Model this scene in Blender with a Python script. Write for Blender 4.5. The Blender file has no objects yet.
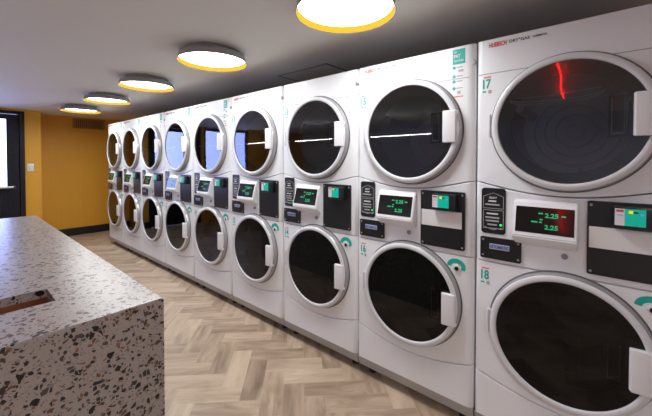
import bpy, bmesh, math, random
from mathutils import Vector, Matrix
random.seed(7)
C = bpy.context.scene.collection
PI = math.pi

# ------------------------------------------------------------------ materials
def new_mat(name):
    m = bpy.data.materials.new(name); m.use_nodes = True
    nt = m.node_tree
    return m, nt, nt.nodes['Principled BSDF']

def mat(name, col, rough=.5, metal=0, emit=None, es=0, coat=0, bump=0, bscale=200, vary=0, spec=.5):
    m, nt, b = new_mat(name)
    b.inputs['Base Color'].default_value = (*col, 1)
    b.inputs['Roughness'].default_value = rough
    b.inputs['Metallic'].default_value = metal
    b.inputs['Specular IOR Level'].default_value = spec
    if coat: b.inputs['Coat Weight'].default_value = coat; b.inputs['Coat Roughness'].default_value = .12
    if emit:
        b.inputs['Emission Color'].default_value = (*emit, 1)
        b.inputs['Emission Strength'].default_value = es
    if bump or vary:
        tc = nt.nodes.new('ShaderNodeTexCoord'); n = nt.nodes.new('ShaderNodeTexNoise')
        n.inputs['Scale'].default_value = bscale; n.inputs['Detail'].default_value = 3
        nt.links.new(tc.outputs['Object'], n.inputs['Vector'])
        if bump:
            bp = nt.nodes.new('ShaderNodeBump'); bp.inputs['Strength'].default_value = bump
            bp.inputs['Distance'].default_value = .001
            nt.links.new(n.outputs['Fac'], bp.inputs['Height']); nt.links.new(bp.outputs['Normal'], b.inputs['Normal'])
        if vary:
            r = nt.nodes.new('ShaderNodeValToRGB')
            r.color_ramp.elements[0].position = .3; r.color_ramp.elements[1].position = .7
            r.color_ramp.elements[0].color = (*[c*(1-vary) for c in col], 1)
            r.color_ramp.elements[1].color = (*[min(1, c*(1+vary)) for c in col], 1)
            nt.links.new(n.outputs['Fac'], r.inputs['Fac']); nt.links.new(r.outputs['Color'], b.inputs['Base Color'])
    return m

def glass_mat(name, tint, ior, rough=.02):
    m = bpy.data.materials.new(name); m.use_nodes = True
    nt = m.node_tree; nt.nodes.clear()
    out = nt.nodes.new('ShaderNodeOutputMaterial'); mix = nt.nodes.new('ShaderNodeMixShader')
    tr = nt.nodes.new('ShaderNodeBsdfTransparent'); tr.inputs['Color'].default_value = (*tint, 1)
    gl = nt.nodes.new('ShaderNodeBsdfGlossy'); gl.inputs['Roughness'].default_value = rough
    gl.inputs['Color'].default_value = (.95, .96, 1, 1)
    fr = nt.nodes.new('ShaderNodeFresnel'); fr.inputs['IOR'].default_value = ior
    nt.links.new(fr.outputs[0], mix.inputs[0]); nt.links.new(tr.outputs[0], mix.inputs[1])
    nt.links.new(gl.outputs[0], mix.inputs[2]); nt.links.new(mix.outputs[0], out.inputs['Surface'])
    return m

class N:
    """small node-math helper"""
    def __init__(s, nt): s.nt = nt
    def math(s, op, a, b=None, c=None):
        n = s.nt.nodes.new('ShaderNodeMath'); n.operation = op
        for i, v in enumerate((a, b, c)):
            if v is None: continue
            if isinstance(v, (int, float)): n.inputs[i].default_value = v
            else: s.nt.links.new(v, n.inputs[i])
        return n.outputs[0]
    def mix(s, f, a, b, blend='MIX'):
        n = s.nt.nodes.new('ShaderNodeMix'); n.data_type = 'RGBA'; n.blend_type = blend
        for i, v in ((0, f), (6, a), (7, b)):
            if isinstance(v, (int, float)): n.inputs[i].default_value = v
            elif isinstance(v, tuple): n.inputs[i].default_value = (*v, 1)
            else: s.nt.links.new(v, n.inputs[i])
        return n.outputs[2]

def floor_mat():
    m, nt, b = new_mat('herringbone plank floor')
    h = N(nt); M = h.math
    tc = nt.nodes.new('ShaderNodeTexCoord'); mp = nt.nodes.new('ShaderNodeMapping')
    w, n = .125, 3
    mp.inputs['Rotation'].default_value = (0, 0, math.radians(45))
    mp.inputs['Scale'].default_value = (1/w, 1/w, 1)
    mp.inputs['Location'].default_value = (200.3, 300.6, 0)
    nt.links.new(tc.outputs['Object'], mp.inputs['Vector'])
    sp = nt.nodes.new('ShaderNodeSeparateXYZ'); nt.links.new(mp.outputs[0], sp.inputs[0])
    x, y = sp.outputs[0], sp.outputs[1]
    i, j = M('FLOOR', x), M('FLOOR', y)
    k = M('FLOORED_MODULO', M('SUBTRACT', i, j), 2*n)
    hor = M('LESS_THAN', k, n-.5)
    mm = M('SUBTRACT', 2*n-1, k)
    def sel(a, bb):   # hor ? a : bb
        return M('ADD', M('MULTIPLY', hor, a), M('MULTIPLY', M('SUBTRACT', 1, hor), bb))
    idx = sel(M('SUBTRACT', i, k), i); idy = sel(j, M('SUBTRACT', j, mm))
    u = sel(M('SUBTRACT', x, M('SUBTRACT', i, k)), M('SUBTRACT', y, M('SUBTRACT', j, mm)))
    v = sel(M('SUBTRACT', y, j), M('SUBTRACT', x, i))
    e1 = M('MINIMUM', v, M('SUBTRACT', 1, v)); e2 = M('MINIMUM', u, M('SUBTRACT', n, u))
    e = M('MINIMUM', e1, e2)
    gap = M('LESS_THAN', e, .012)
    cx = nt.nodes.new('ShaderNodeCombineXYZ'); nt.links.new(idx, cx.inputs[0]); nt.links.new(idy, cx.inputs[1]); nt.links.new(hor, cx.inputs[2])
    wn = nt.nodes.new('ShaderNodeTexWhiteNoise'); nt.links.new(cx.outputs[0], wn.inputs['Vector'])
    # grain, stretched along each plank
    g = nt.nodes.new('ShaderNodeCombineXYZ')
    nt.links.new(M('ADD', M('MULTIPLY', u, .22), M('MULTIPLY', wn.outputs['Value'], 37)), g.inputs[0])
    nt.links.new(v, g.inputs[1]); nt.links.new(M('MULTIPLY', wn.outputs['Value'], 91), g.inputs[2])
    gn = nt.nodes.new('ShaderNodeTexNoise'); gn.inputs['Scale'].default_value = 1.6; gn.inputs['Detail'].default_value = 3.5
    gn.inputs['Roughness'].default_value = .6; gn.inputs['Distortion'].default_value = .6
    nt.links.new(g.outputs[0], gn.inputs['Vector'])
    ramp = nt.nodes.new('ShaderNodeValToRGB'); cr = ramp.color_ramp
    cr.elements[0].position = 0; cr.elements[0].color = (.19, .125, .082, 1)
    cr.elements[1].position = 1; cr.elements[1].color = (.60, .47, .34, 1)
    el = cr.elements.new(.35); el.color = (.34, .245, .17, 1)
    el = cr.elements.new(.65); el.color = (.48, .365, .26, 1)
    f = M('ADD', M('MULTIPLY', wn.outputs['Value'], .52), M('MULTIPLY', M('SUBTRACT', gn.outputs['Fac'], .27), 1.5))
    nt.links.new(f, ramp.inputs['Fac'])
    col = h.mix(M('MULTIPLY', gap, .22), ramp.outputs['Color'], (.62, .56, .48))
    nt.links.new(col, b.inputs['Base Color'])
    b.inputs['Roughness'].default_value = .42
    bp = nt.nodes.new('ShaderNodeBump'); bp.inputs['Strength'].default_value = .25; bp.inputs['Distance'].default_value = .002
    nt.links.new(gn.outputs['Fac'], bp.inputs['Height']); nt.links.new(bp.outputs['Normal'], b.inputs['Normal'])
    return m

def terrazzo_mat(name, base, darkness=1.0, warm=False):
    m, nt, b = new_mat(name); h = N(nt); M = h.math
    tc = nt.nodes.new('ShaderNodeTexCoord')
    nz = nt.nodes.new('ShaderNodeTexNoise'); nz.inputs['Scale'].default_value = 25
    nt.links.new(tc.outputs['Object'], nz.inputs['Vector'])
    va = nt.nodes.new('ShaderNodeVectorMath'); va.operation = 'MULTIPLY_ADD'
    nt.links.new(nz.outputs['Color'], va.inputs[0]); va.inputs[1].default_value = (.012,)*3
    nt.links.new(tc.outputs['Object'], va.inputs[2])
    col = None
    sub = nt.nodes.new('ShaderNodeTexNoise'); sub.inputs['Scale'].default_value = 260; sub.inputs['Detail'].default_value = 4
    nt.links.new(tc.outputs['Object'], sub.inputs['Vector'])
    lo = tuple(c*.86 for c in base)
    col = h.mix(sub.outputs['Fac'], lo, base)
    chips = [(0,0,0)]
    for sc, thr, prob, pal in (
        (190, .0024, .34, [(.45,.43,.41),(.30,.27,.25),(.55,.50,.45),(.16,.14,.13)]),
        (95, .0045, .28, [(.04,.035,.035),(.14,.12,.11),(.50,.46,.42),(.06,.05,.05),(.03,.03,.03),(.10,.08,.07),(.36,.18,.09)]),
        (56, .0098, .17, [(.018,.017,.018),(.03,.03,.033),(.02,.02,.02),(.06,.05,.05),(.12,.10,.095),(.02,.018,.018),(.22,.10,.05)])):
        vo = nt.nodes.new('ShaderNodeTexVoronoi'); vo.inputs['Scale'].default_value = sc
        vo.inputs['Randomness'].default_value = 1
        nt.links.new(va.outputs[0], vo.inputs['Vector'])
        ed = nt.nodes.new('ShaderNodeTexVoronoi'); ed.feature = 'DISTANCE_TO_EDGE'; ed.inputs['Scale'].default_value = sc
        nt.links.new(va.outputs[0], ed.inputs['Vector'])
        s2 = nt.nodes.new('ShaderNodeSeparateColor'); nt.links.new(vo.outputs['Color'], s2.inputs[0])
        inside = M('GREATER_THAN', ed.outputs['Distance'], M('ADD', .05, M('MULTIPLY', s2.outputs[2], .16)))
        mask = M('MULTIPLY', inside, M('LESS_THAN', s2.outputs[0], prob))
        rp = nt.nodes.new('ShaderNodeValToRGB'); rp.color_ramp.interpolation = 'CONSTANT'
        for q, c in enumerate(pal):
            e = rp.color_ramp.elements[q] if q < 2 else rp.color_ramp.elements.new(q/len(pal))
            e.position = q/len(pal); e.color = (*[v*darkness for v in c], 1)
        nt.links.new(s2.outputs[1], rp.inputs['Fac'])
        col = h.mix(mask, col, rp.outputs['Color'])
    nt.links.new(col, b.inputs['Base Color'])
    b.inputs['Roughness'].default_value = .28
    return m

def wall_vinyl(name, c1, c2):
    m, nt, b = new_mat(name); h = N(nt)
    tc = nt.nodes.new('ShaderNodeTexCoord'); mp = nt.nodes.new('ShaderNodeMapping')
    mp.inputs['Scale'].default_value = (30, 30, .35)
    nt.links.new(tc.outputs['Object'], mp.inputs['Vector'])
    n = nt.nodes.new('ShaderNodeTexNoise'); n.inputs['Scale'].default_value = 2; n.inputs['Detail'].default_value = 4
    nt.links.new(mp.outputs[0], n.inputs['Vector'])
    nt.links.new(h.mix(n.outputs['Fac'], c1, c2), b.inputs['Base Color'])
    b.inputs['Roughness'].default_value = .55
    return m

def ceiling_mat():
    m, nt, b = new_mat('ceiling paint'); h = N(nt)
    tc = nt.nodes.new('ShaderNodeTexCoord'); n = nt.nodes.new('ShaderNodeTexNoise')
    n.inputs['Scale'].default_value = .9; n.inputs['Detail'].default_value = 5
    nt.links.new(tc.outputs['Object'], n.inputs['Vector'])
    nt.links.new(h.mix(n.outputs['Fac'], (.80, .78, .745), (.84, .82, .785)), b.inputs['Base Color'])
    b.inputs['Roughness'].default_value = .7
    return m

M_WHITE = mat('white powder coat', (.82, .83, .85), .36, bump=.15, bscale=900)
M_RING = mat('white door ring plastic', (.66, .665, .685), .3)
M_HANDLE = mat('white handle plastic', (.78, .78, .79), .35)
M_SIDE = mat('grey door side trim', (.40, .39, .40), .22, .4)
M_SEAM = mat('panel seam shadow gap', (.25, .25, .25), .6)
M_SHADOWGAP = mat('door gap rubber', (.13, .13, .135), .6)  # dark ring on the panel paints the shadow line around each door
M_CASE = mat('grey steel casing', (.42, .41, .42), .4, .2)
M_BLACK = mat('black plate', (.012, .012, .014), .3)
M_BLACKG = mat('black gloss display', (.006, .006, .007), .08)
M_UNDER = mat('toe kick black', (.02, .018, .017), .6)
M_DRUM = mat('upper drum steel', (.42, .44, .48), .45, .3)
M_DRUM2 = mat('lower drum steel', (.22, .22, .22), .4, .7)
M_GASKET = mat('inner door grey', (.10, .105, .115), .35)
M_STREAK = mat('pale bar', (.75, .78, .82), .25)
M_GLASS = glass_mat('dryer door glass', (.52, .57, .66), 1.95)
M_GLASS2 = glass_mat('dark lower door glass', (.13, .13, .135), 1.42)
M_CLEAR = glass_mat('clear window glass', (.9, .93, .97), 1.45)
M_LINE = mat('print grey', (.42, .42, .43), .5)
M_PWHITE = mat('print white', (.72, .72, .74), .5)
M_BLUEW = mat('label blue white', (.40, .45, .62), .4)
M_NAVY = mat('label navy', (.05, .07, .25), .4)
M_TEAL = mat('teal print', (.0, .42, .34), .45)
M_RED = mat('red print', (.70, .04, .02), .45)
M_SALMON = mat('salmon print', (.80, .25, .18), .45)
M_DKTXT = mat('dark grey print', (.10, .10, .11), .45)
M_GREEN = mat('green led digits', (0, .3, .1), .5, emit=(.0, 1, .38), es=.07)
M_GLED = mat('green led', (0, .4, .1), .4, emit=(.02, 1, .12), es=.3)
M_SCRT = mat('reader screen teal', (.0, .30, .22), .3, emit=(.0, .62, .42), es=.10)
M_SCRW = mat('reader screen pale', (.5, .5, .55), .3, emit=(.75, .75, .82), es=.05)
M_YEL = mat('yellow square', (.7, .6, .0), .4, emit=(.9, .8, 0), es=.15)
M_BLU = mat('blue square', (.05, .2, .6), .4, emit=(.1, .35, .9), es=.15)
M_SCREW = mat('steel screw', (.45, .45, .46), .3, .8)
M_KNOB = mat('grey lock', (.33, .33, .35), .35, .4)
M_ORANGE = mat('orange print', (.75, .3, .03), .45)
M_PANELW = mat('pale reader plate', (.78, .77, .76), .35)
M_LGREY = mat('light fixture grey', (.36, .36, .37), .35, .3)
M_GOLD = mat('gold inner lip', (.13, .066, .005), .7, spec=0)
M_DIFF = mat('fixture diffuser', (.9, .9, .9), .4, emit=(.96, .985, 1), es=8)
M_TUBE = mat('opal tube lamp', (.9, .9, .9), .4, emit=(1, .98, .96), es=9)
M_CEIL = ceiling_mat()
M_FLOOR = floor_mat()
M_MUST = wall_vinyl('mustard wall covering', (.70, .335, .022), (.80, .40, .034))
M_GREYW = wall_vinyl('blue grey wall paint', (.60, .65, .76), (.64, .69, .80))
M_BASEB = mat('black baseboard', (.012, .013, .015), .35)
M_DOOR = mat('black painted door', (.010, .010, .018), .45, vary=.2, bscale=12, spec=.3)
M_SWITCH = mat('white switch', (.78, .77, .74), .35)
M_TERR = terrazzo_mat('terrazzo counter', (.38, .342, .318), .6)
M_BIN = mat('reddish brown wood lining', (.22, .075, .03), .45, vary=.3, bscale=18)
M_NEON = mat('red neon glass', (.6, .02, .02), .3, emit=(1, .015, .01), es=4)
M_VENT = mat('painted vent', (.34, .18, .035), .5)
M_VENTD = mat('vent slot', (.06, .035, .01), .7)
M_METAL = mat('brushed bar metal', (.55, .52, .50), .3, .8)

# ------------------------------------------------------------------ helpers
def link(name, bm, mats, parent=None, smooth=True, angle=35):
    me = bpy.data.meshes.new(name); bm.normal_update()
    bm.to_mesh(me); bm.free()
    for mm in (mats if isinstance(mats, (list, tuple)) else [mats]): me.materials.append(mm)
    if smooth:
        me.shade_smooth()
        me.set_sharp_from_angle(angle=math.radians(angle))
    o = bpy.data.objects.new(name, me); C.objects.link(o)
    if parent is not None: o.parent = parent
    return o

def empty(name, loc=(0, 0, 0)):
    o = bpy.data.objects.new(name, None); C.objects.link(o); o.location = loc
    o.empty_display_size = .1
    return o

def tag(o, label, cat, group=None):
    o['label'] = label; o['category'] = cat
    if group: o['group'] = group
    return o

def struct(o): o['kind'] = 'structure'; return o

def box(bm, x0, x1, y0, y1, z0, z1, bev=0, mi=0, seg=2):
    r = bmesh.ops.create_cube(bm, size=1)
    vs = r['verts']
    for v in vs:
        v.co = Vector(((x0+x1)/2 + v.co.x*(x1-x0), (y0+y1)/2 + v.co.y*(y1-y0), (z0+z1)/2 + v.co.z*(z1-z0)))
    fs = set(f for v in vs for f in v.link_faces)
    for f in fs: f.material_index = mi
    if bev:
        es = list(set(e for v in vs for e in v.link_edges))
        g = bmesh.ops.bevel(bm, geom=es, offset=bev, segments=seg, profile=.6, affect='EDGES', clamp_overlap=True)
        for f in g['faces']: f.material_index = mi
        return g['verts']
    return vs

def lathe(bm, prof, cx, cz, seg=72, closed=False, axis='y', mis=None, off=0):
    """profile of (radius, depth); axis y: rings in xz plane around (cx,cz); axis z: rings in xy around (cx,cz)"""
    rings = []
    for r, d in prof:
        if r < 1e-6:
            p = (cx, d, cz) if axis == 'y' else (cx, cz, d)
            rings.append([bm.verts.new(p)]); continue
        ring = []
        for s in range(seg):
            t = 2*PI*s/seg + off
            p = (cx+r*math.cos(t), d, cz+r*math.sin(t)) if axis == 'y' else (cx+r*math.cos(t), cz+r*math.sin(t), d)
            ring.append(bm.verts.new(p))
        rings.append(ring)
    n = len(rings)
    for k in range(n if closed else n-1):
        a, b = rings[k], rings[(k+1) % n]
        for s in range(seg):
            s2 = (s+1) % seg
            if len(a) == 1 and len(b) == 1: continue
            if len(a) == 1: vs = [a[0], b[s2], b[s]]
            elif len(b) == 1: vs = [a[s], a[s2], b[0]]
            else: vs = [a[s], a[s2], b[s2], b[s]]
            f = bm.faces.new(vs if axis == 'y' else vs[::-1])
            if mis: f.material_index = mis[k]
    return rings

def tube(bm, pts, r, seg=10, cap=True):
    pts = [Vector(p) for p in pts]; rings = []
    for k, p in enumerate(pts):
        d = (pts[min(k+1, len(pts)-1)] - pts[max(k-1, 0)]).normalized()
        up = Vector((0, 0, 1)) if abs(d.z) < .9 else Vector((1, 0, 0))
        a = d.cross(up).normalized(); b = a.cross(d)
        rings.append([bm.verts.new(p + a*r*math.cos(2*PI*s/seg) + b*r*math.sin(2*PI*s/seg)) for s in range(seg)])
    for a, b in zip(rings, rings[1:]):
        for s in range(seg): bm.faces.new([a[s], a[(s+1) % seg], b[(s+1) % seg], b[s]])
    if cap: bm.faces.new(rings[0][::-1]); bm.faces.new(rings[-1])

def poly(bm, pts, y0, y1, mi=0):
    """extruded polygon in xz plane, front at y0 back at y1"""
    a = [bm.verts.new((x, y0, z)) for x, z in pts]; b = [bm.verts.new((x, y1, z)) for x, z in pts]
    fs = [bm.faces.new(a), bm.faces.new(b[::-1])]
    for k in range(len(a)):
        q = (k+1) % len(a); fs.append(bm.faces.new([a[k], b[k], b[q], a[q]]))
    for f in fs: f.material_index = mi
    bmesh.ops.recalc_face_normals(bm, faces=fs)

_tc = {}
def text_bm(bm, s, x, y, z, w, h, mi=0, depth=.0006, shear=0):
    """lettering as raised mesh, left x, base z, fitted into w x h, standing on plane y (facing -y)"""
    if s not in _tc:
        cu = bpy.data.curves.new('t', 'FONT'); cu.body = s; cu.size = 1; cu.extrude = .01; cu.offset = .03; cu.resolution_u = 3
        ob = bpy.data.objects.new('t', cu); C.objects.link(ob)
        dg = bpy.context.evaluated_depsgraph_get()
        me = bpy.data.meshes.new_from_object(ob.evaluated_get(dg))
        bpy.data.objects.remove(ob); bpy.data.curves.remove(cu)
        _tc[s] = ([v.co.copy() for v in me.vertices], [tuple(p.vertices) for p in me.polygons])
        bpy.data.meshes.remove(me)
    vs, fs = _tc[s]
    x0 = min(v.x for v in vs); x1 = max(v.x for v in vs); y0 = min(v.y for v in vs); y1 = max(v.y for v in vs)
    nv = []
    for v in vs:
        zz = (v.y-y0)/(y1-y0)*h
        nv.append(bm.verts.new((x + (v.x-x0)/(x1-x0)*w + shear*zz, y - (depth if v.z > 0 else 0), z + zz)))
    for f in fs:
        try: bm.faces.new([nv[i] for i in f]).material_index = mi
        except ValueError: pass

def rrect(x0, x1, z0, z1, r, n=4):
    pts = []
    for cx, cz, a in ((x1-r, z1-r, 0), (x0+r, z1-r, 90), (x0+r, z0+r, 180), (x1-r, z0+r, 270)):
        for k in range(n+1):
            t = math.radians(a + 90*k/n); pts.append((cx+r*math.cos(t), cz+r*math.sin(t)))
    return pts

# ------------------------------------------------------------------ constants of the place
W = .72; X0 = -.4901           # machine pitch, left edge of the machine at the near end
ZB, ZS3, ZS2, ZS1, ZT = .05, .3433, .8956, 1.2865, 1.9776
CEIL = 2.185; XWL = -7.402; XDW = -6.95
DC = .368; DZ = (1.5494, .6320)   # door centre (x from machine's left, heights)
DIP1, DIP3 = .056, .062

def dip(x, d): 
    u = max(0, min(1, x/W)); return d*(1-(2*u-1)**2)**1.2

# ------------------------------------------------------------------ the laundry machine
PX0, PX1, RL, RR, RD = .004, .716, .026, .040, .028
def corner_steps():
    return [(1-math.sin(t*PI/2/4), 1-math.cos(t*PI/2/4)) for t in range(0, 5)]   # inset factor, depth factor

def holed_panel(bm, z0, z1, cz, R, dlow):
    cx = DC
    xl, xr = PX0+RL, PX1-RR; eps = .004
    ths = [2*PI*k/96 for k in range(96)]
    for px, pz in ((xl, z0+eps), (xr, z0+eps), (xl, z1-eps), (xr, z1-eps)):
        ths.append(math.atan2(pz-cz, px-cx) % (2*PI))
    ths = sorted(ths)
    def ray(t):
        c, s = math.cos(t), math.sin(t); k = 1e9
        if c > 1e-9: k = min(k, (xr-cx)/c)
        if c < -1e-9: k = min(k, (xl-cx)/c)
        if s > 1e-9: k = min(k, (z1-eps-cz)/s)
        if s < -1e-9: k = min(k, (z0+eps-cz)/s)
        return (cx+k*c, cz+k*s)
    rings = [[(cx+R*math.cos(t), RD+.02, cz+R*math.sin(t)) for t in ths],
             [(cx+R*math.cos(t), .0, cz+R*math.sin(t)) for t in ths]]
    outer = []
    for t in ths:
        x, z = ray(t); outer.append(((x-xl)/(xr-xl), (z-z0-eps)/(z1-z0-2*eps)))
    for f, d in corner_steps():
        ring = []
        for u, v in outer:
            a, b = PX0+RL*f, PX1-RR*f
            x = a+u*(b-a); z = z0+eps*f + v*(z1-z0-2*eps*f)
            if v < .5: z -= dip(x, dlow)*(1-2*v)**2
            ring.append((x, RD*d, z))
        rings.append(ring)
    rings.append([(x, RD+.012, z) for x, y, z in rings[-1]])
    vr = [[bm.verts.new(p) for p in r] for r in rings]
    for a, b in zip(vr, vr[1:]):
        for k in range(len(ths)):
            q = (k+1) % len(ths); bm.faces.new([a[k], a[q], b[q], b[k]])
    bmesh.ops.recalc_face_normals(bm, faces=bm.faces[:])

def solid_panel(bm, zlo, zhi, back=.0):
    xs = []
    st = corner_steps()
    for f, d in st[::-1]: xs.append((PX0+RL*f, RD*d))
    a, b = PX0+RL, PX1-RR
    for k in range(1, 24): xs.append((a+(b-a)*k/24, 0))
    for f, d in st: xs.append((PX1-RR*f, RD*d))
    cols = []
    e = .004
    for x, y in xs:
        y += back
        l, h = zlo(x), zhi(x)
        cols.append([bm.verts.new(p) for p in ((x, RD+.012, l), (x, y+e, l), (x, y, l+e), (x, y, h-e), (x, y+e, h), (x, RD+.012, h))])
    for a, b in zip(cols, cols[1:]):
        for k in range(5): bm.faces.new([a[k], b[k], b[k+1], a[k+1]])
    bm.faces.new(cols[0][::-1]); bm.faces.new(cols[-1])
    bmesh.ops.recalc_face_normals(bm, faces=bm.faces[:])

def build_machine():
    root = empty('laundry_machine')
    # casing: open-fronted shell
    bm = bmesh.new()
    y0, y1 = RD+.006, .78
    box(bm, .002, .03, y0, y1, .118, 1.972, .004); box(bm, .690, .718, y0, y1, .118, 1.972, .004)
    box(bm, .03, .690, y0, y1, 1.94, 1.972); box(bm, .03, .690, y1-.03, y1, .118, 1.94); box(bm, .03, .690, y0, y1-.03, .118, .15)
    link('casing', bm, M_CASE, root)
    bm = bmesh.new(); holed_panel(bm, ZS1+.0015, ZT, DZ[0], .262, DIP1)
    link('upper_panel', bm, M_WHITE, root)
    bm = bmesh.new()
    box(bm, .014, DC-.140, -.0008, .001, 1.8085, 1.8112); link('panel_seam', bm, M_SEAM, root)
    bm = bmesh.new(); box(bm, DC+.140, .690, -.0008, .001, 1.8085, 1.8112); link('panel_seam', bm, M_SEAM, root)
    bm = bmesh.new(); holed_panel(bm, ZS3+.0015, ZS2-.0015, DZ[1], .258, DIP3)
    link('lower_panel', bm, M_WHITE, root)
    bm = bmesh.new(); solid_panel(bm, lambda x: ZS2+.0015, lambda x: ZS1-.0015-dip(x, DIP1))
    link('control_panel', bm, M_WHITE, root)
    bm = bmesh.new(); solid_panel(bm, lambda x: .118, lambda x: ZS3-.0015-dip(x, DIP3))
    link('base_panel', bm, M_WHITE, root)
    bm = bmesh.new()   # plinth band slanting back under the base panel, then the dark recess and feet
    vs = [(.004, .006, .118), (.716, .006, .118), (.716, .03, .052), (.004, .03, .052)]
    fr = [bm.verts.new(p) for p in vs]; bk = [bm.verts.new((p[0], .74, p[2])) for p in vs]
    bm.faces.new(fr[::-1]); bm.faces.new(bk)
    for k in range(4): bm.faces.new([fr[k], fr[(k+1) % 4], bk[(k+1) % 4], bk[k]])
    bmesh.ops.recalc_face_normals(bm, faces=bm.faces[:])
    link('plinth', bm, M_CASE, root, smooth=False)
    bm = bmesh.new(); box(bm, .006, .714, .13, .145, .0005, .053); link('toe_kick', bm, M_UNDER, root, smooth=False)  # black strip added to darken the shaded gap under the machine
    for fx, fy in ((.07, .09), (.65, .09), (.07, .68), (.65, .68)):
        bm = bmesh.new(); lathe(bm, [(0, .0005), (.026, .0005), (.026, .012), (.012, .018), (.012, .053), (0, .053)], fx, fy, 20, axis='z')
        bmesh.ops.recalc_face_normals(bm, faces=bm.faces[:])
        link('foot', bm, M_UNDER, root)
    # doors
    for z in DZ:
        bm = bmesh.new()
        prof = [(.266, -.0005), (.2975, -.0005), (.2975, -.0022), (.2915, -.0024), (.2925, -.005), (.2915, -.010), (.2875, -.032), (.285, -.037), (.281, -.0400), (.272, -.0430),
                (.265, -.043), (.2605, -.041), (.2575, -.036), (.2575, -.024), (.258, -.008)]
        mis = [0, 3, 3, 1, 1, 1, 1, 0, 0, 0, 0, 0, 2, 2, 2]
        lathe(bm, prof, DC, z, 96, closed=True, mis=mis)
        bmesh.ops.recalc_face_normals(bm, faces=bm.faces[:])
        d = link('door_ring', bm, [M_RING, M_SIDE, M_GASKET, M_SHADOWGAP], root)
        bm = bmesh.new()
        lathe(bm, [(0, -.0345), (.1, -.0342), (.2, -.0335), (.2585, -.0325)], DC, z, 96)
        bmesh.ops.recalc_face_normals(bm, faces=bm.faces[:])
        link('door_glass', bm, M_GLASS if z > 1 else M_GLASS2, d)
        bm = bmesh.new()  # inner bowl lip seen through the glass
        lathe(bm, [(.2555, -.030), (.242, -.008), (.224, .014), (.214, .032), (.236, .032), (.250, .008)], DC, z, 72, closed=True)
        bmesh.ops.recalc_face_normals(bm, faces=bm.faces[:])
        link('inner_rim', bm, M_GASKET, d)
        # handle: tapered block over the right of the ring
        bm = bmesh.new()
        hx0, hx1 = DC+.203, DC+.277
        ho = .012 if z > 1 else -.016
        for v in box(bm, hx0, hx1, -.058, -.036, z-.080+ho, z+.084+ho, .006, seg=3):
            if v.co.y < -.047: v.co.x += .004*(1 if v.co.x < (hx0+hx1)/2 else -1.2)
            v.co.y += .010*max(0, (v.co.x-hx0)/(hx1-hx0))**2
        link('handle', bm, M_HANDLE, d)
        bm = bmesh.new()  # latch pocket behind the glass left of the handle
        a, b, c, e = DC+.132, DC+.190, z-.082+ho, z+.082+ho
        box(bm, a, b, -.026, -.020, c, e, .002, 0)
        for q in ((a+.008, a+.012, c+.012, e-.01), (b-.014, b-.010, c+.012, e-.01), (a+.008, b-.010, c+.012, c+.020)):
            box(bm, q[0], q[1], -.029, -.0255, q[2], q[3], .001, 1)
        link('latch_pocket', bm, [M_BLACK, M_LINE], d)
        bm = bmesh.new()
        box(bm, DC-.303, DC-.284, -.030, -.001, z-.045, z+.055, .005)
        tube(bm, [(DC-.295, -.031, z-.05), (DC-.295, -.031, z+.06)], .005, 10)
        link('hinge', bm, M_RING, d)
        # drum
        bm = bmesh.new()
        pr = [(.256, .03), (.238, .05), (.250, .07), (.250, .50)]
        for r in (.245, .19, .185, .14, .135, .09, .085, .04, .036, 0):
            pr.append((r, .52 if int(r*1000) % 10 == 0 else .512))
        lathe(bm, pr, DC, z, 72)
        for q in range(3):
            t = q*2*PI/3 + .6
            for s in (-1, 1): pass
            cxr, czr = DC+.225*math.cos(t), z+.225*math.sin(t)
            vs = box(bm, -.02, .02, .09, .49, -.03, .03, .008)
            bmesh.ops.rotate(bm, verts=vs, cent=(0, 0, 0), matrix=Matrix.Rotation(-(t-PI/2), 3, 'Y'))
            bmesh.ops.translate(bm, verts=vs, vec=(cxr, 0, czr))
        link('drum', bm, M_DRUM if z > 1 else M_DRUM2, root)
    # pale streak behind the dryer glass, shaped to imitate a lamp's reflection
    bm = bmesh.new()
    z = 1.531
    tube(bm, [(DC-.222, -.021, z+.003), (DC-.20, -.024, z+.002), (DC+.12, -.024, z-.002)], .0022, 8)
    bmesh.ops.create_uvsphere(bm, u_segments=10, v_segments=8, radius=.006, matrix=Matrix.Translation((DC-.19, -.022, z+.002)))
    link('glass_bar', bm, M_STREAK, root)
    # cycle plate
    bm = bmesh.new()
    poly(bm, rrect(.033, .139, 1.035, 1.256, .014), -.004, .002, 0)
    def outline(z0, z1, roof, mi=1):
        xa, xb = .042, .130; t = .0022; y = -.0052
        for q in (((xa, z0), (xa, z1)), ((xb, z0), (xb, z1)), ((xa, z0), (xb, z0)), ((xa, z1), ((xa+xb)/2, z1+roof)), ((xb, z1), ((xa+xb)/2, z1+roof))):
            (ax, az), (bx, bz) = q; dx, dz = bx-ax, bz-az; l = math.hypot(dx, dz); nx, nz = -dz/l*t/2, dx/l*t/2
            poly(bm, [(ax+nx, az+nz), (bx+nx, bz+nz), (bx-nx, bz-nz), (ax-nx, az-nz)], y, -.003, mi)
    outline(1.158, 1.215, .018); outline(1.062, 1.150, -.002); outline(1.060, 1.068, -.014)
    for zz, ww, mi in ((1.193, .034, 2), (1.176, .062, 1), (1.132, .050, 2), (1.113, .062, 1), (1.097, .058, 1), (1.079, .042, 1)):
        box(bm, .086-ww/2-.004, .086+ww/2-.004, -.0056, -.003, zz-.0035, zz+.0035, 0, mi)
    text_bm(bm, 'SELECT', .068, -.0056, 1.205, .034, .009, 2)
    c = bmesh.ops.create_uvsphere(bm, u_segments=12, v_segments=8, radius=.0055, matrix=Matrix.Translation((.119, -.005, 1.080)))
    for v in c['verts']:
        for f in v.link_faces: f.material_index = 3
    link('cycle_plate', bm, [M_BLACK, M_LINE, M_PWHITE, M_GLED], root, angle=30)
    # logo plate
    bm = bmesh.new()
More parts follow.
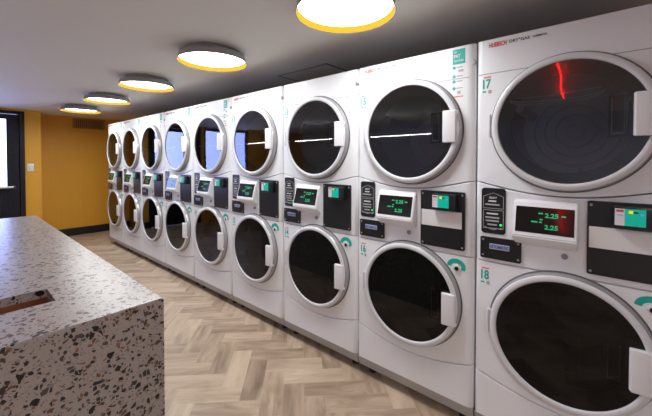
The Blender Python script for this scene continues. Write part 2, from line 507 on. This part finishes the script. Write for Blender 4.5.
    poly(bm, rrect(.031, .206, .914, 1.018, .008), -.010, .002, 0)
    box(bm, .072, .158, -.0118, -.009, .962, .988, .001, 1)
    text_bm(bm, 'SETOMATIC', .075, -.0120, .967, .080, .016, 2)
    for sx in (.043, .194):
        for sz in (.929, 1.003):
            lathe(bm, [(0, -.0125), (.004, -.0125), (.0055, -.010)], sx, sz, 12, mis=[3, 3])
    link('logo_plate', bm, [M_BLACK, M_BLUEW, M_NAVY, M_SCREW], root, angle=30)
    # display housing (wedge)
    bm = bmesh.new()
    x0, x1 = .176, .412
    side = [(.001, 1.214), (-.016, 1.206), (-.022, 1.196), (-.060, 1.054), (-.057, 1.046), (.001, 1.003)]
    a = [bm.verts.new((x0, y, zz)) for y, zz in side]; b = [bm.verts.new((x1, y, zz)) for y, zz in side]
    bm.faces.new(a); bm.faces.new(b[::-1])
    for k in range(len(side)): bm.faces.new([a[k], b[k], b[(k+1) % 6], a[(k+1) % 6]])
    bmesh.ops.recalc_face_normals(bm, faces=bm.faces[:])
    bmesh.ops.bevel(bm, geom=bm.edges[:], offset=.005, segments=2, affect='EDGES')
    h = link('display_housing', bm, M_WHITE, root)
    # frame of the tilted face
    ax, az = Vector((1, 0, 0)), Vector((0, .038, .142)).normalized()
    nrm = Vector((0, -az.z, az.y))
    def face(u, v, d): p = Vector((x0, -.060, 1.054)) + ax*u + az*v + nrm*d; return p
    def fquad(bm, u0, u1, v0, v1, d0, d1, mi=0):
        P = [face(u, v, d) for d in (d0, d1) for u, v in ((u0, v0), (u1, v0), (u1, v1), (u0, v1))]
        vs = [bm.verts.new(p) for p in P]
        for f in ((3, 2, 1, 0), (4, 5, 6, 7), (0, 1, 5, 4), (1, 2, 6, 5), (2, 3, 7, 6), (3, 0, 4, 7)):
            bm.faces.new([vs[i] for i in f]).material_index = mi
    bm = bmesh.new(); fquad(bm, .012, .224, .020, .134, .0, .0018); bmesh.ops.recalc_face_normals(bm, faces=bm.faces[:])
    s = link('display_screen', bm, M_BLACKG, h, smooth=False)
    bm = bmesh.new()
    def ftext(sx, sv, w, hh, st):
        n0 = len(bm.verts); text_bm(bm, st, 0, 0, 0, w, hh)
        bm.verts.ensure_lookup_table()
        for v in bm.verts[n0:]:
            v.co = face(sx+v.co.x, sv+v.co.z, .0022 + (-v.co.y))
    ftext(.122, .090, .048, .020, '2.25'); ftext(.122, .040, .048, .020, '2.25')
    for u0, u1, v in ((.098, .114, .104), (.180, .196, .098), (.072, .096, .066), (.102, .112, .066), (.104, .114, .078)):
        fquad(bm, u0, u1, v, v+.006, .0018, .0028)
    link('display_digits', bm, M_GREEN, s, smooth=False)
    # button below display
    bm = bmesh.new(); lathe(bm, [(.013, .001), (.012, -.006), (.009, -.008), (.007, -.005), (0, -.005)], .366, .978, 20)
    bmesh.ops.recalc_face_normals(bm, faces=bm.faces[:]); link('button', bm, M_KNOB, root)
    # payment plate
    bm = bmesh.new()
    poly(bm, rrect(.440, .676, .926, 1.226, .008), -.012, .002, 0)
    for sx in (.452, .664):
        for sz in (.940, 1.210):
            lathe(bm, [(0, -.0145), (.004, -.0145), (.0055, -.012)], sx, sz, 12, mis=[1, 1])
    link('payment_plate', bm, [M_BLACK, M_SCREW], root, angle=30)
    # card reader
    bm = bmesh.new()
    box(bm, .517, .640, -.052, -.0125, 1.128, 1.214, .006)
    cr = link('card_reader', bm, M_BLACK, root)
    bm = bmesh.new()
    box(bm, .523, .551, -.0535, -.0515, 1.143, 1.207, 0, 0)
    box(bm, .551, .609, -.0535, -.0515, 1.143, 1.207, 0, 1)
    box(bm, .527, .548, -.0542, -.053, 1.195, 1.203, 0, 2)
    box(bm, .529, .545, -.0542, -.053, 1.180, 1.184, 0, 5)
    box(bm, .562, .574, -.0542, -.053, 1.190, 1.201, 0, 3)
    box(bm, .594, .603, -.0542, -.053, 1.184, 1.191, 0, 4)
    box(bm, .576, .588, -.0542, -.053, 1.192, 1.198, 0, 6)
    link('reader_screen', bm, [M_SCRW, M_SCRT, M_RED, M_YEL, M_BLU, M_LINE, M_BLACK], cr, smooth=False)
    # teal sticker and lock beside lower door
    bm = bmesh.new()
    cx, cz = .632, .838; pts = []
    for k in range(15):
        t = math.radians(-28 + 208*k/14); pts.append((cx+.048*math.cos(t), cz+.040*math.sin(t)))
    for k in range(15):
        t = math.radians(180 - 208*k/14); pts.append((cx+.026*math.cos(t)*1.0, cz-.004+.020*math.sin(t)))
    a = [bm.verts.new((x, -.001, z)) for x, z in pts]
    for k in range(14): bm.faces.new([a[k], a[k+1], a[28-k], a[29-k]])
    bmesh.ops.recalc_face_normals(bm, faces=bm.faces[:])
    if bm.faces[:][0].normal.y > 0: bmesh.ops.reverse_faces(bm, faces=bm.faces[:])
    link('teal_sticker', bm, M_TEAL, root, smooth=False)
    bm = bmesh.new(); lathe(bm, [(.017, .001), (.016, -.008), (.011, -.009), (.009, -.003), (0, -.003)], cx+.004, cz-.010, 24, mis=[0, 0, 1, 1])
    box(bm, cx+.010, cx+.020, -.0014, 0, cz+.006, cz+.014, 0, 2)
    link('panel_lock', bm, [M_RING, M_BLACK, M_ORANGE], root)
    bm = bmesh.new(); lathe(bm, [(.015, .030), (.015, .010), (.012, .006), (0, .006)], .701, 1.884, 20)
    bmesh.ops.recalc_face_normals(bm, faces=bm.faces[:]); link('corner_bolt', bm, M_KNOB, root)
    return root

def number_sticker(root, num, zc):
    bm = bmesh.new(); y = -.0005
    s = str(num)
    w = .036 if len(s) == 2 else .020
    box(bm, .036, .070, y-.0006, .0005, zc+.034, zc+.041, 0, 1)
    text_bm(bm, s, .033, y, zc-.018, w, .046, 0)
    box(bm, .032, .048, y-.0006, .0005, zc-.036, zc-.029, 0, 0)
    box(bm, .058, .072, y-.0006, .0005, zc-.042, zc-.026, 0, 2)
    link('number_sticker', bm, [M_TEAL, M_SALMON, M_LINE], root, smooth=False)

def logo_text(root):
    bm = bmesh.new()
    text_bm(bm, 'HUEBSCH', .058, -.0004, 1.934, .076, .022, 0, shear=.15)
    text_bm(bm, 'DRY°GAS', .146, -.0004, 1.939, .082, .015, 1)
    text_bm(bm, 'COMMERCIAL', .240, -.0004, 1.942, .054, .009, 1)
    link('brand_lettering', bm, [M_RED, M_DKTXT], root, smooth=False)

def info_sticker(root):
    bm = bmesh.new(); y = -.0005
    box(bm, .606, .668, y-.0006, .0005, 1.885, 1.962, 0, 0)
    for zz, s, w, hh in ((1.942, 'TAP', .014, .010), (1.918, 'PAY', .034, .018), (1.897, 'HOW TO PAY', .050, .010)):
        text_bm(bm, s, .612, y-.0008, zz, w, hh, 1)
    for zz in (1.868, 1.823, 1.797, 1.762):
        lathe(bm, [(0, y-.0008), (.008, y-.0008), (.0085, .0005)], .613, zz, 16, mis=[0, 0])
        box(bm, .626, .656, y-.0006, .0005, zz-.002, zz+.003, 0, 2)
    for q, (a, b, zz, hh) in enumerate(((.635, .660, 1.850, .012), (.630, .646, 1.740, .016))):
        box(bm, a, b, y-.0006, .0005, zz-hh/2, zz+hh/2, 0, 2)
    box(bm, .612, .660, y-.0006, .0005, 1.716, 1.722, 0, 3)
    bmesh.ops.recalc_face_normals(bm, faces=bm.faces[:])
    link('instruction_sticker', bm, [M_TEAL, M_PWHITE, M_LINE, M_SALMON], root, smooth=False)

def pale_plate(root):
    bm = bmesh.new()
    box(bm, .446, .662, -.0145, -.011, 1.036, 1.122, .001)
    link('pale_plate', bm, M_PANELW, root, smooth=False)

proto = build_machine()
kids = [(c, [g for g in c.children]) for c in proto.children]
def copy_machine():
    r = proto.copy(); C.objects.link(r)
    for c, gs in kids:
        k = c.copy(); C.objects.link(k); k.parent = r
        for g in gs:
            q = g.copy(); C.objects.link(q); q.parent = k
            for gg in g.children:
                s = gg.copy(); C.objects.link(s); s.parent = q
    return r

labels = {
 9: 'white stacked laundry machine numbered 17 over 18, nearest, red glow in upper glass',
 8: 'stacked laundry machine numbered 15 over 16, with pale payment plate and teal instruction sticker',
 7: 'white stacked laundry machine numbered 13 over 14, with blank white label on top left',
 6: 'white stacked laundry machine numbered 11 over 12, fourth from the near end',
 5: 'white stacked laundry machine numbered 9 over 10, middle of the row of nine',
 4: 'white stacked laundry machine numbered 7 over 8, blue daylight filling its upper glass',
 3: 'white stacked laundry machine numbered 5 over 6, third from the mustard wall',
 2: 'white stacked laundry machine numbered 3 over 4, second from the mustard wall',
 1: 'white stacked laundry machine numbered 1 over 2, farthest, next to the mustard wall'}
machines = {9: proto}
for c in range(8, 0, -1): machines[c] = copy_machine()
for c, r in machines.items():
    r.location = (X0 - (9-c)*W, 0, 0)
    tag(r, labels[c], 'laundry machine', 'row of stacked laundry machines')
    number_sticker(r, 2*c-1, 1.757); number_sticker(r, 2*c, .823)
    if c != 7: logo_text(r)
    else:
        bm = bmesh.new(); box(bm, .05, .27, -.0015, .0005, 1.925, 1.962)
        link('white_label', bm, mat('white label', (.88, .88, .88), .3), r, smooth=False)
    if c in (1, 2, 3, 4, 5, 8): info_sticker(r)
    if c in (8, 9): pale_plate(r)
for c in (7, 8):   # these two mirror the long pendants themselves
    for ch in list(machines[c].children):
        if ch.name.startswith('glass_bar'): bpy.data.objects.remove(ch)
for ch in machines[9].children:   # the nearest lower door hangs a touch lower
    if ch.name.startswith('door_ring') and min(v.co.z for v in ch.data.vertices) < 1: ch.location.z = -.018
# machine 17's upper glass gets pale curved bars; its plain bar is left out
for ch in list(machines[9].children):
    if ch.name.startswith('glass_bar'):
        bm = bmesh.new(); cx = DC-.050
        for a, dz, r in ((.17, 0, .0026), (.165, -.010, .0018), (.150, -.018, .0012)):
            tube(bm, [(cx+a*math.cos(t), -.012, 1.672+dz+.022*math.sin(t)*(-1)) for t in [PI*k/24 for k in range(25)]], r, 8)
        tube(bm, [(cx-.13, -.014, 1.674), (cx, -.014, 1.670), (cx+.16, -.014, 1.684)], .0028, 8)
        me = bpy.data.meshes.new('drum_lip'); bm.to_mesh(me); bm.free(); me.materials.append(M_STREAK); me.shade_smooth()
        ch.data = me; ch.name = 'drum_lip'

# ------------------------------------------------------------------ room shell
def shell(name, boxes, m, bev=0):
    bm = bmesh.new()
    for b in boxes: box(bm, *b, bev)
    return struct(link(name, bm, m, smooth=False))
XR, YB, YF = 2.8, -5.2, .86
shell('floor', [(XWL-.1, XR+.1, YB-.1, YF+.1, -.1, 0)], M_FLOOR)
shell('ceiling', [(XWL-.1, XR+.1, YB-.1, YF+.1, CEIL, CEIL+.1)], M_CEIL)
shell('wall_left', [(XWL-.1, XWL, -.745, YF, 0, CEIL)], M_MUST)
shell('wall_behind_machines', [(XWL-.1, XR, YF, YF+.1, 0, CEIL)], M_MUST)
shell('wall_right', [(XR, XR+.1, YB, YF, 0, CEIL)], M_GREYW)
shell('wall_front', [(XWL-.1, XR, YB-.1, YB, 0, CEIL)], M_GREYW)
DTOP = 2.152; DL, DR = -1.985, -.941      # door opening (frame outside) along y
GL0, GL1 = -3.30, -2.12                   # window beside the door
shell('wall_entrance', [(XDW-.12, XDW, DR, -.745, 0, CEIL), (XDW-.12, XDW, DL, DR, DTOP, CEIL),
      (XDW-.12, XDW, GL1, DL, 0, CEIL), (XDW-.12, XDW, GL0, GL1, 0, .9), (XDW-.12, XDW, GL0, GL1, DTOP, CEIL),
      (XDW-.12, XDW, YB, GL0, 0, CEIL), (XWL-.05, XDW-.12, -.865, -.745, 0, CEIL)], M_MUST)
shell('baseboard_left', [(XWL, XWL+.012, -.745, YF, 0, .14)], M_BASEB, .003)
shell('baseboard_entrance', [(XDW, XDW+.012, DR, -.745, 0, .14)], M_BASEB, .003)
# entrance door
door = empty('door_1', (XDW-.06, (DL+DR)/2, 0)); struct(door)
def dpart(name, boxes, m, parent=door, bev=.002, off=(XDW-.06, (DL+DR)/2, 0)):
    bm = bmesh.new()
    for b in boxes: box(bm, b[0]-off[0], b[1]-off[0], b[2]-off[1], b[3]-off[1], b[4], b[5], bev)
    return link(name, bm, m, parent, smooth=False)
fw = .058
dpart('door_frame', [(XDW-.10, XDW+.02, DR-fw, DR, 0, DTOP), (XDW-.10, XDW+.02, DL, DL+fw, 0, DTOP), (XDW-.10, XDW+.02, DL+fw, DR-fw, DTOP-.05, DTOP), (XDW-.09, XDW-.052, DR-fw-.02, DR-fw, 0, DTOP-.05), (XDW-.09, XDW-.052, DL+fw, DL+fw+.02, 0, DTOP-.05)], M_DOOR)
a, b = DL+fw+.006, DR-fw-.006
leaf = dpart('door_leaf', [(XDW-.05, XDW-.005, b-.14, b, .01, DTOP-.056), (XDW-.05, XDW-.005, a, a+.12, .01, DTOP-.056),
      (XDW-.05, XDW-.005, a+.12, b-.14, 2.02, DTOP-.056), (XDW-.05, XDW-.005, a+.12, b-.14, .01, .955)], M_DOOR)
dpart('door_glass', [(XDW-.032, XDW-.024, a+.115, b-.135, .95, 2.025)], M_CLEAR, bev=0)
bm = bmesh.new(); ox, oy = XDW-.06, (DL+DR)/2
tube(bm, [(XDW-.006-ox, b-.06-oy, .97), (XDW+.045-ox, b-.085-oy, .97), (XDW+.05-ox, b-.14-oy, .97), (XDW+.05-ox, a+.10-oy, .97), (XDW-.006-ox, a+.05-oy, .97)], .020, 12)
link('push_bar', bm, M_METAL, door)
bm = bmesh.new()
box(bm, XDW-.006-ox, XDW+.012-ox, b-.44-oy, b-.20-oy, .50, .82, .004)
link('kick_panel', bm, M_DOOR, door)
win = empty('window_1', (XDW-.06, (GL0+GL1)/2, .9)); struct(win)
o2 = (XDW-.06, (GL0+GL1)/2, 0)
def wpart(name, boxes, m, bev=.002):
    bm = bmesh.new()
    for q in boxes: box(bm, q[0]-o2[0], q[1]-o2[0], q[2]-o2[1], q[3]-o2[1], q[4]-.9, q[5]-.9, bev)
    return link(name, bm, m, win, smooth=False)
wpart('window_frame', [(XDW-.1, XDW+.01, GL0, GL0+.05, .9, DTOP), (XDW-.1, XDW+.01, GL1-.05, GL1, .9, DTOP),
      (XDW-.1, XDW+.01, GL0+.05, GL1-.05, DTOP-.05, DTOP), (XDW-.1, XDW+.01, GL0+.05, GL1-.05, .9, .95)], M_DOOR)
wpart('window_glass', [(XDW-.032, XDW-.024, GL0+.045, GL1-.045, .945, DTOP-.045)], M_CLEAR, 0)

# vent on the mustard wall
v = empty('wall_vent', (XWL, .01, 1.975)); tag(v, 'mustard painted slotted air vent high on the wall by the machines', 'vent')
bm = bmesh.new()
for q in ((0, .012, -.25, -.225, 0, .185), (0, .012, .225, .25, 0, .185), (0, .012, -.225, .225, 0, .022), (0, .012, -.225, .225, .163, .185)): box(bm, *q, .002)
link('vent_frame', bm, M_VENT, v, smooth=False)
bm = bmesh.new(); box(bm, .0005, .002, -.225, .225, .022, .163); link('vent_backing', bm, M_VENTD, v, smooth=False)
bm = bmesh.new()
for k in range(14): y = -.21+.0323*k; box(bm, .002, .010, y-.009, y+.009, .022, .163)
link('vent_slats', bm, M_VENT, v, smooth=False)
# light switch
s = empty('light_switch', (XDW, -.876, 1.21)); tag(s, 'white light switch on the mustard wall beside the black door', 'light switch')
bm = bmesh.new(); box(bm, .0003, .008, -.040, .040, 0, .122, .003); link('switch_plate', bm, M_SWITCH, s)
bm = bmesh.new(); box(bm, .008, .014, -.016, .016, .028, .094, .002); link('rocker', bm, M_SWITCH, s)
# ceiling hatch above the machines
hx0, hx1, hy0, hy1 = -2.34, -1.735, .305, .84
ht = empty('ceiling_hatch', ((hx0+hx1)/2, (hy0+hy1)/2, CEIL)); tag(ht, 'grey outlined square access hatch in the ceiling above the machines', 'hatch')
bm = bmesh.new(); hw, hh = (hx1-hx0)/2, (hy1-hy0)/2
for q in ((-hw, hw, -hh, -hh+.014), (-hw, hw, hh-.014, hh), (-hw, -hw+.014, -hh+.014, hh-.014), (hw-.014, hw, -hh+.014, hh-.014)):
    box(bm, *q, -.007, -.0005, .001)
link('hatch_frame', bm, mat('hatch edge grey', (.28, .28, .28), .5), ht, smooth=False)
bm = bmesh.new(); box(bm, -hw+.014, hw-.014, -hh+.014, hh-.014, -.004, -.0005); link('hatch_cover', bm, M_CEIL, ht, smooth=False)

# ------------------------------------------------------------------ ceiling lights
RZ = 2.104 - CEIL
light = empty('ceiling_light')
bm = bmesh.new()
lathe(bm, [(0, -.0005), (.185, -.0005), (.19, -.004), (.19, -.018), (.184, -.022), (.205, -.026), (.232, -.036), (.240, RZ+.012), (.245, RZ), (.243, RZ-.001),
           (.2385, RZ+.001), (.2385, RZ+.001)], 0, 0, 72, axis='z')
bmesh.ops.recalc_face_normals(bm, faces=bm.faces[:])
link('shade', bm, M_LGREY, light)
bm = bmesh.new(); lathe(bm, [(.2385, RZ+.001), (.236, RZ+.018), (.231, RZ+.034)], 0, 0, 72, axis='z')
link('gold_lip', bm, M_GOLD, light)
bm = bmesh.new(); lathe(bm, [(0, RZ+.030), (.12, RZ+.031), (.20, RZ+.033), (.2325, RZ+.035)], 0, 0, 72, axis='z')
link('diffuser', bm, M_DIFF, light)
names = ['round grey ceiling light with glowing gold rim, the largest and nearest',
         'round grey ceiling light with gold rim, second from the camera',
         'round grey ceiling light with gold rim, middle one of the five',
         'round grey ceiling light with gold rim, second from the mustard wall',
         'round grey ceiling light with gold rim, smallest, closest to the mustard wall']
fill_lights = [(.75, -2.3), (.75, -3.6), (1.97, -2.9)]  # unseen lights added behind the camera to fill the room
for k in range(8):
    if k == 0: o = light
    else:
        o = light.copy(); C.objects.link(o)
        for ch in light.children: q = ch.copy(); C.objects.link(q); q.parent = o
    o.location = (-.968-1.2194*k, -.444, CEIL) if k < 5 else (*fill_lights[k-5], CEIL)
    if k >= 5: tag(o, 'round grey ceiling light behind the camera, outside the photo', 'ceiling light', 'ceiling lights behind the camera'); continue
    tag(o, names[k], 'ceiling light', 'round ceiling lights above the aisle')

# long opal pendants added behind the camera for fill and streaks; the upper glasses mirror them
PY, PZ = -3.2, 1.79
pend = empty('pendant_lamp')
bm = bmesh.new(); tube(bm, [(-.66, 0, 0), (.66, 0, 0)], .006, 14); link('lamp_tube', bm, M_TUBE, pend)
for sx in (-.67, .67):
    bm = bmesh.new(); tube(bm, [(sx-.012, 0, 0), (sx+.012, 0, 0)], .014, 14); link('end_cap', bm, M_LGREY, pend)
    bm = bmesh.new(); tube(bm, [(sx, 0, .012), (sx, 0, CEIL-PZ-.0005)], .003, 6); link('cable', bm, M_LGREY, pend)
for k, (px, w_) in enumerate(((-2.62, 'first'), (-4.55, 'second'), (-6.1, 'third'))):
    if k == 0: o = pend
    else:
        o = pend.copy(); C.objects.link(o)
        for ch in pend.children: q = ch.copy(); C.objects.link(q); q.parent = o
    o.location = (px, PY, PZ)
    tag(o, ['long white tube lamp mirrored as a thin streak in upper glass of machine 15',
            'long white tube lamp mirrored as a thin streak in upper glass of machine 13',
            'long white tube lamp mirrored as a thin streak in upper glass of machine 11'][k], 'pendant lamp', 'tube lamps seen in reflections')

# ------------------------------------------------------------------ terrazzo counter with slot
CX1, CX0, CY1, CY0, CH, TH = -1.133, -3.652, -1.245, -2.30, .9217, .03
SX0, SX1, SY1, SY0 = -1.538, -1.384, -1.490, -2.02
ct = empty('counter', ((CX0+CX1)/2, (CY0+CY1)/2, 0)); tag(ct, 'large speckled terrazzo folding counter with a long slot cut in its top', 'counter')
ox, oy = (CX0+CX1)/2, (CY0+CY1)/2
def cbox(bm, x0, x1, y0, y1, z0, z1, bev=0): box(bm, x0-ox, x1-ox, y0-oy, y1-oy, z0, z1, bev)
bm = bmesh.new()
xs = [CX0, SX0, SX1, CX1]; ys = [CY0, SY0, SY1, CY1]
g = {}
for i, x in enumerate(xs):
    for j, y in enumerate(ys):
        for k, z in enumerate((CH-TH, CH)): g[i, j, k] = bm.verts.new((x-ox, y-oy, z))
for i in range(3):
    for j in range(3):
        if (i, j) == (1, 1): continue
        for k in (0, 1): bm.faces.new([g[i, j, k], g[i+1, j, k], g[i+1, j+1, k], g[i, j+1, k]])
for k in range(3):
    bm.faces.new([g[k, 0, 0], g[k+1, 0, 0], g[k+1, 0, 1], g[k, 0, 1]]); bm.faces.new([g[k, 3, 0], g[k+1, 3, 0], g[k+1, 3, 1], g[k, 3, 1]])
    bm.faces.new([g[0, k, 0], g[0, k+1, 0], g[0, k+1, 1], g[0, k, 1]]); bm.faces.new([g[3, k, 0], g[3, k+1, 0], g[3, k+1, 1], g[3, k, 1]])
for q in (((1, 1), (2, 1)), ((2, 1), (2, 2)), ((2, 2), (1, 2)), ((1, 2), (1, 1))):
    (a, b), (c, d) = q; bm.faces.new([g[a, b, 0], g[c, d, 0], g[c, d, 1], g[a, b, 1]])
bmesh.ops.recalc_face_normals(bm, faces=bm.faces[:])
es = [e for e in bm.edges if all(v.co.z > CH-.001 for v in e.verts) and (all(abs(v.co.x-(CX1-ox)) < 1e-5 for v in e.verts) or all(abs(v.co.y-(CY1-oy)) < 1e-5 for v in e.verts))]
bmesh.ops.bevel(bm, geom=es, offset=.003, segments=2, affect='EDGES')
link('countertop', bm, M_TERR, ct, angle=50)
bm = bmesh.new(); cbox(bm, CX1-.03, CX1, CY0, CY1, 0.0005, CH-TH); link('end_panel', bm, M_TERR, ct, smooth=False)
bm = bmesh.new(); cbox(bm, CX0, CX1-.03, CY1-.03, CY1, 0.0005, CH-TH); link('side_panel', bm, M_TERR, ct, smooth=False)
bm = bmesh.new(); cbox(bm, CX0, CX0+.03, CY0, CY1-.03, 0.0005, CH-TH); link('end_panel', bm, M_TERR, ct, smooth=False)
bm = bmesh.new(); cbox(bm, CX0+.03, CX1-.03, CY0, CY0+.03, 0.0005, CH-TH); link('side_panel', bm, M_TERR, ct, smooth=False)
bm = bmesh.new(); t = .018; zt = CH-TH
for q in ((SX0-t, SX0, SY0-t, SY1+t), (SX1, SX1+t, SY0-t, SY1+t), (SX0, SX1, SY0-t, SY0), (SX0, SX1, SY1, SY1+t)):
    cbox(bm, *q, .35, zt-.0005)
cbox(bm, SX0, SX1, SY0, SY1, .33, .35)
link('slot_lining', bm, M_BIN, ct, smooth=False)

# ------------------------------------------------------------------ red neon seen only in the glass of machine 17
bm = bmesh.new()
pts = []
for k in range(33):
    s_ = k/32; pts.append((-.29-.06*s_+.022*math.sin(s_*5.0+.6), -1.12-1.9*s_, CEIL-.05))
tube(bm, pts, .0075, 10)
for q in (3, 29):
    p = pts[q]; tube(bm, [(p[0], p[1], CEIL-.0005), (p[0], p[1], CEIL-.045)], .004, 8)
tag(link('neon_tube', bm, M_NEON), 'curved red neon tube on the ceiling, reflected in the upper glass of machine 17', 'neon light')

# ------------------------------------------------------------------ world and camera
w = bpy.data.worlds.new('World'); bpy.context.scene.world = w; w.use_nodes = True
bg = w.node_tree.nodes['Background']; bg.inputs[0].default_value = (.42, .50, 1, 1); bg.inputs[1].default_value = 2.4

cam = bpy.data.cameras.new('camera'); co = bpy.data.objects.new('camera', cam); C.objects.link(co)
F, CY, PITCH, YAW, ROLL, D, H = 323.414, 166.21, .0193, .7106, .0002, 1.7133, 1.3917
co.location = (0, -D, H)
co.rotation_euler = (Matrix.Rotation(YAW, 4, 'Z') @ Matrix.Rotation(PI/2-PITCH, 4, 'X') @ Matrix.Rotation(ROLL, 4, 'Z')).to_euler()
cam.sensor_width = 36; cam.sensor_fit = 'HORIZONTAL'; cam.lens = F*36/652
cam.shift_y = (CY-208)/652
cam.clip_start = .02
sc = bpy.context.scene; sc.camera = co
sc.view_settings.view_transform = 'Standard'; sc.view_settings.look = 'None'
sc.view_settings.gamma = 1; sc.view_settings.exposure = 1.78
sc.cycles.max_bounces = 10; sc.cycles.transparent_max_bounces = 16
